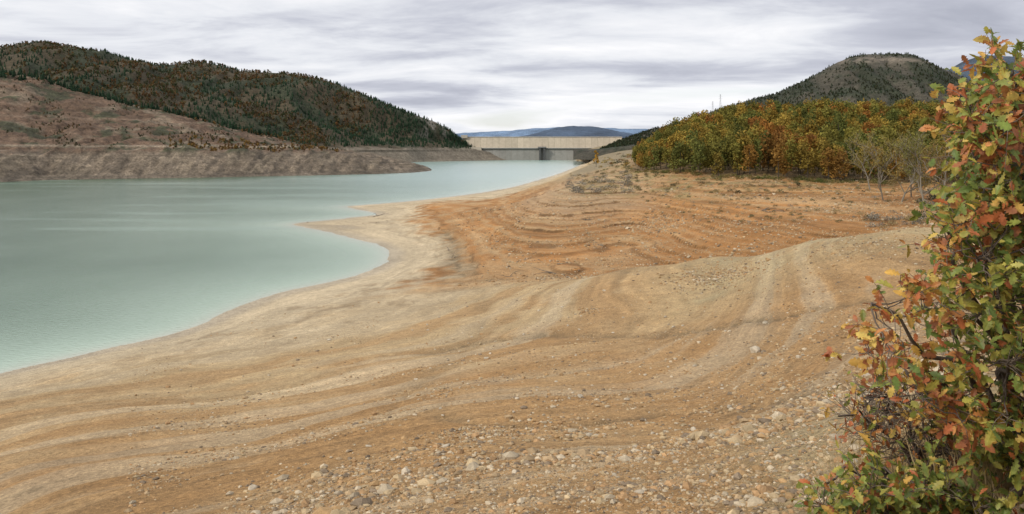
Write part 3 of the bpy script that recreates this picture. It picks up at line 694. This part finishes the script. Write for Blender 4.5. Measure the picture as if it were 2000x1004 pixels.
def gf(a,b): return np.clip(.66+(a-1850)/400-.42*((b>340)&(b<470)&(a<1920))-.3*(b>540)*(a<1850)-.25*(b<330),.08,.9)
root=[3.1,4.6,zr-.1]
oak('oak_tree',root,stems,pl,400,(3.5,4.9),gf)
oak('oak_tree',[3.3,4.3,float(zat(3.3,4.3))-.1],[Wp(1960,125,3.9),Wp(1910,200,3.9),Wp(1905,290,4.),Wp(1990,180,4.2),Wp(1890,400,4.),Wp(1970,330,3.8)],[(1950,115),(2010,110),(2060,450),(1900,470),(1830,430),(1890,370),(1892,200),(1930,170)],90,(3.6,4.4),lambda a,b:.55,mx=.8,sr=.015)
oak('oak_sapling',[2.35,4.4,float(zat(2.35,4.4))-.05],[Wp(1620,945,4.2),Wp(1700,950,4.1),Wp(1800,950,4.1),Wp(1850,970,4.2),Wp(1900,990,4.)],[(1585,950),(1640,930),(1760,940),(1880,955),(1950,985),(1950,1060),(1590,1060)],85,(3.9,4.5),lambda a,b:.9,.058,5,6,sr=.01)
oak('oak_sapling',[2.7,4.9,float(zat(2.7,4.9))-.05],[Wp(1650,800,4.6),Wp(1680,830,4.7),Wp(1740,800,4.6),Wp(1760,880,4.5),Wp(1700,760,4.6),Wp(1820,860,4.6)],[(1640,790),(1700,740),(1800,770),(1900,850),(1870,920),(1740,900),(1690,850)],90,(4.5,5.1),lambda a,b:.1,.05,6,1,sr=.012)

G=Geo();rg=np.random.default_rng(31)
nb=4200;X=rg.uniform(1.9,4.6,nb);Y=rg.uniform(4.3,7.2,nb);ok=(X/Y*F+1000>1700+50*rg.normal(size=nb));X,Y=X[ok],Y[ok]
cx=np.stack([X,Y,zat(X,Y)],1);hh=rg.uniform(.15,.55,len(X))
for q,h_ in zip(cx,hh):
    d=rg.normal(0,.35,2);w0=.0028;c=np.array([.50,.38,.20])*rg.uniform(.6,1.1)
    m1=q+np.array([d[0]*h_*.4,d[1]*h_*.4,h_*.6]);tp=q+np.array([d[0]*h_,d[1]*h_,h_])
    G.add([q+[-w0,0,-.03],q+[w0,0,-.03],m1+[w0,0,0],m1+[-w0,0,0],tp+[w0*.3,0,0],tp-[w0*.3,0,0]],[[0,1,2,3],[3,2,4,5]],c)
G.build('dry_grass',M_tree)

# ---------------------------------------------------------------- world
SE,SA=38.,240.
wd_=bpy.data.worlds.new('World');sc.world=wd_;wd_.use_nodes=True;nt=wd_.node_tree;ns=nt.nodes;L=nt.links;ns.clear()
out=ns.new('ShaderNodeOutputWorld');sky=ns.new('ShaderNodeTexSky');sky.sky_type='NISHITA';sky.sun_disc=False
sky.sun_elevation=math.radians(SE);sky.sun_rotation=math.radians(SA)
b1_=ns.new('ShaderNodeBackground');b1_.inputs[1].default_value=.12;L.new(sky.outputs[0],b1_.inputs[0])
tc=ns.new('ShaderNodeTexCoord');sx=ns.new('ShaderNodeSeparateXYZ');L.new(tc.outputs['Generated'],sx.inputs[0])
def math_(op,a,b=None,c=None):
    m_=ns.new('ShaderNodeMath');m_.operation=op
    for i,v in enumerate((a,b,c)):
        if v is None: continue
        if isinstance(v,(int,float)): m_.inputs[i].default_value=v
        else: L.new(v,m_.inputs[i])
    return m_.outputs[0]
zz=math_('MAXIMUM',sx.outputs[2],0.0);dn=math_('ADD',zz,.14)
cx_=math_('DIVIDE',sx.outputs[0],dn);cy_=math_('DIVIDE',sx.outputs[1],dn)
cb_=ns.new('ShaderNodeCombineXYZ');L.new(math_('MULTIPLY',cx_,.62),cb_.inputs[0]);L.new(cy_,cb_.inputs[1]);cb_.inputs[2].default_value=11.3
def noise(scale,det,rough,dist=0):
    t=ns.new('ShaderNodeTexNoise');t.inputs['Scale'].default_value=scale;t.inputs['Detail'].default_value=det;t.inputs['Roughness'].default_value=rough;t.inputs['Distortion'].default_value=dist
    L.new(cb_.outputs[0],t.inputs['Vector']);return t.outputs[0]
n_a=noise(.62,6,.5,.5);n_b=noise(2.4,7,.6,.4)
f=math_('ADD',math_('MULTIPLY',n_a,.72),math_('MULTIPLY',n_b,.28))
cr=ns.new('ShaderNodeValToRGB');L.new(f,cr.inputs[0]);e=cr.color_ramp.elements
e[0].position=.37;e[0].color=(.45,.47,.55,1);e[1].position=.575;e[1].color=(1.0,1.0,1.02,1)
x1=e.new(.44);x1.color=(.58,.60,.68,1);x2=e.new(.50);x2.color=(.81,.83,.88,1)
boost=ns.new('ShaderNodeMapRange');L.new(sx.outputs[2],boost.inputs[0]);boost.inputs[1].default_value=.2;boost.inputs[2].default_value=.8;boost.inputs[3].default_value=1.;boost.inputs[4].default_value=1.3
b2_=ns.new('ShaderNodeBackground');L.new(cr.outputs[0],b2_.inputs[0]);L.new(boost.outputs[0],b2_.inputs[1])
gap=ns.new('ShaderNodeMapRange');L.new(n_a,gap.inputs[0]);gap.inputs[1].default_value=.58;gap.inputs[2].default_value=.68;gap.inputs[3].default_value=0;gap.inputs[4].default_value=.4
mx=ns.new('ShaderNodeMixShader');L.new(gap.outputs[0],mx.inputs[0]);L.new(b2_.outputs[0],mx.inputs[1]);L.new(b1_.outputs[0],mx.inputs[2]);L.new(mx.outputs[0],out.inputs[0])
sd_=bpy.data.lights.new('sun','SUN');sd_.energy=2.6;sd_.angle=math.radians(10);sd_.color=(1,.94,.85)
so=bpy.data.objects.new('sun',sd_);sc.collection.objects.link(so)
az=math.radians(SA);sv=Vector((math.sin(az)*math.cos(math.radians(SE)),math.cos(az)*math.cos(math.radians(SE)),math.sin(math.radians(SE))))
so.rotation_euler=sv.to_track_quat('Z','Y').to_euler()
cd_=bpy.data.cameras.new('camera');cam=bpy.data.objects.new('camera',cd_);sc.collection.objects.link(cam);sc.camera=cam
cam.location=(0,0,H);cam.rotation_euler=(math.pi/2,0,0);cd_.sensor_width=36;cd_.lens=27;cd_.shift_y=-207/2000;cd_.clip_start=.1;cd_.clip_end=30000
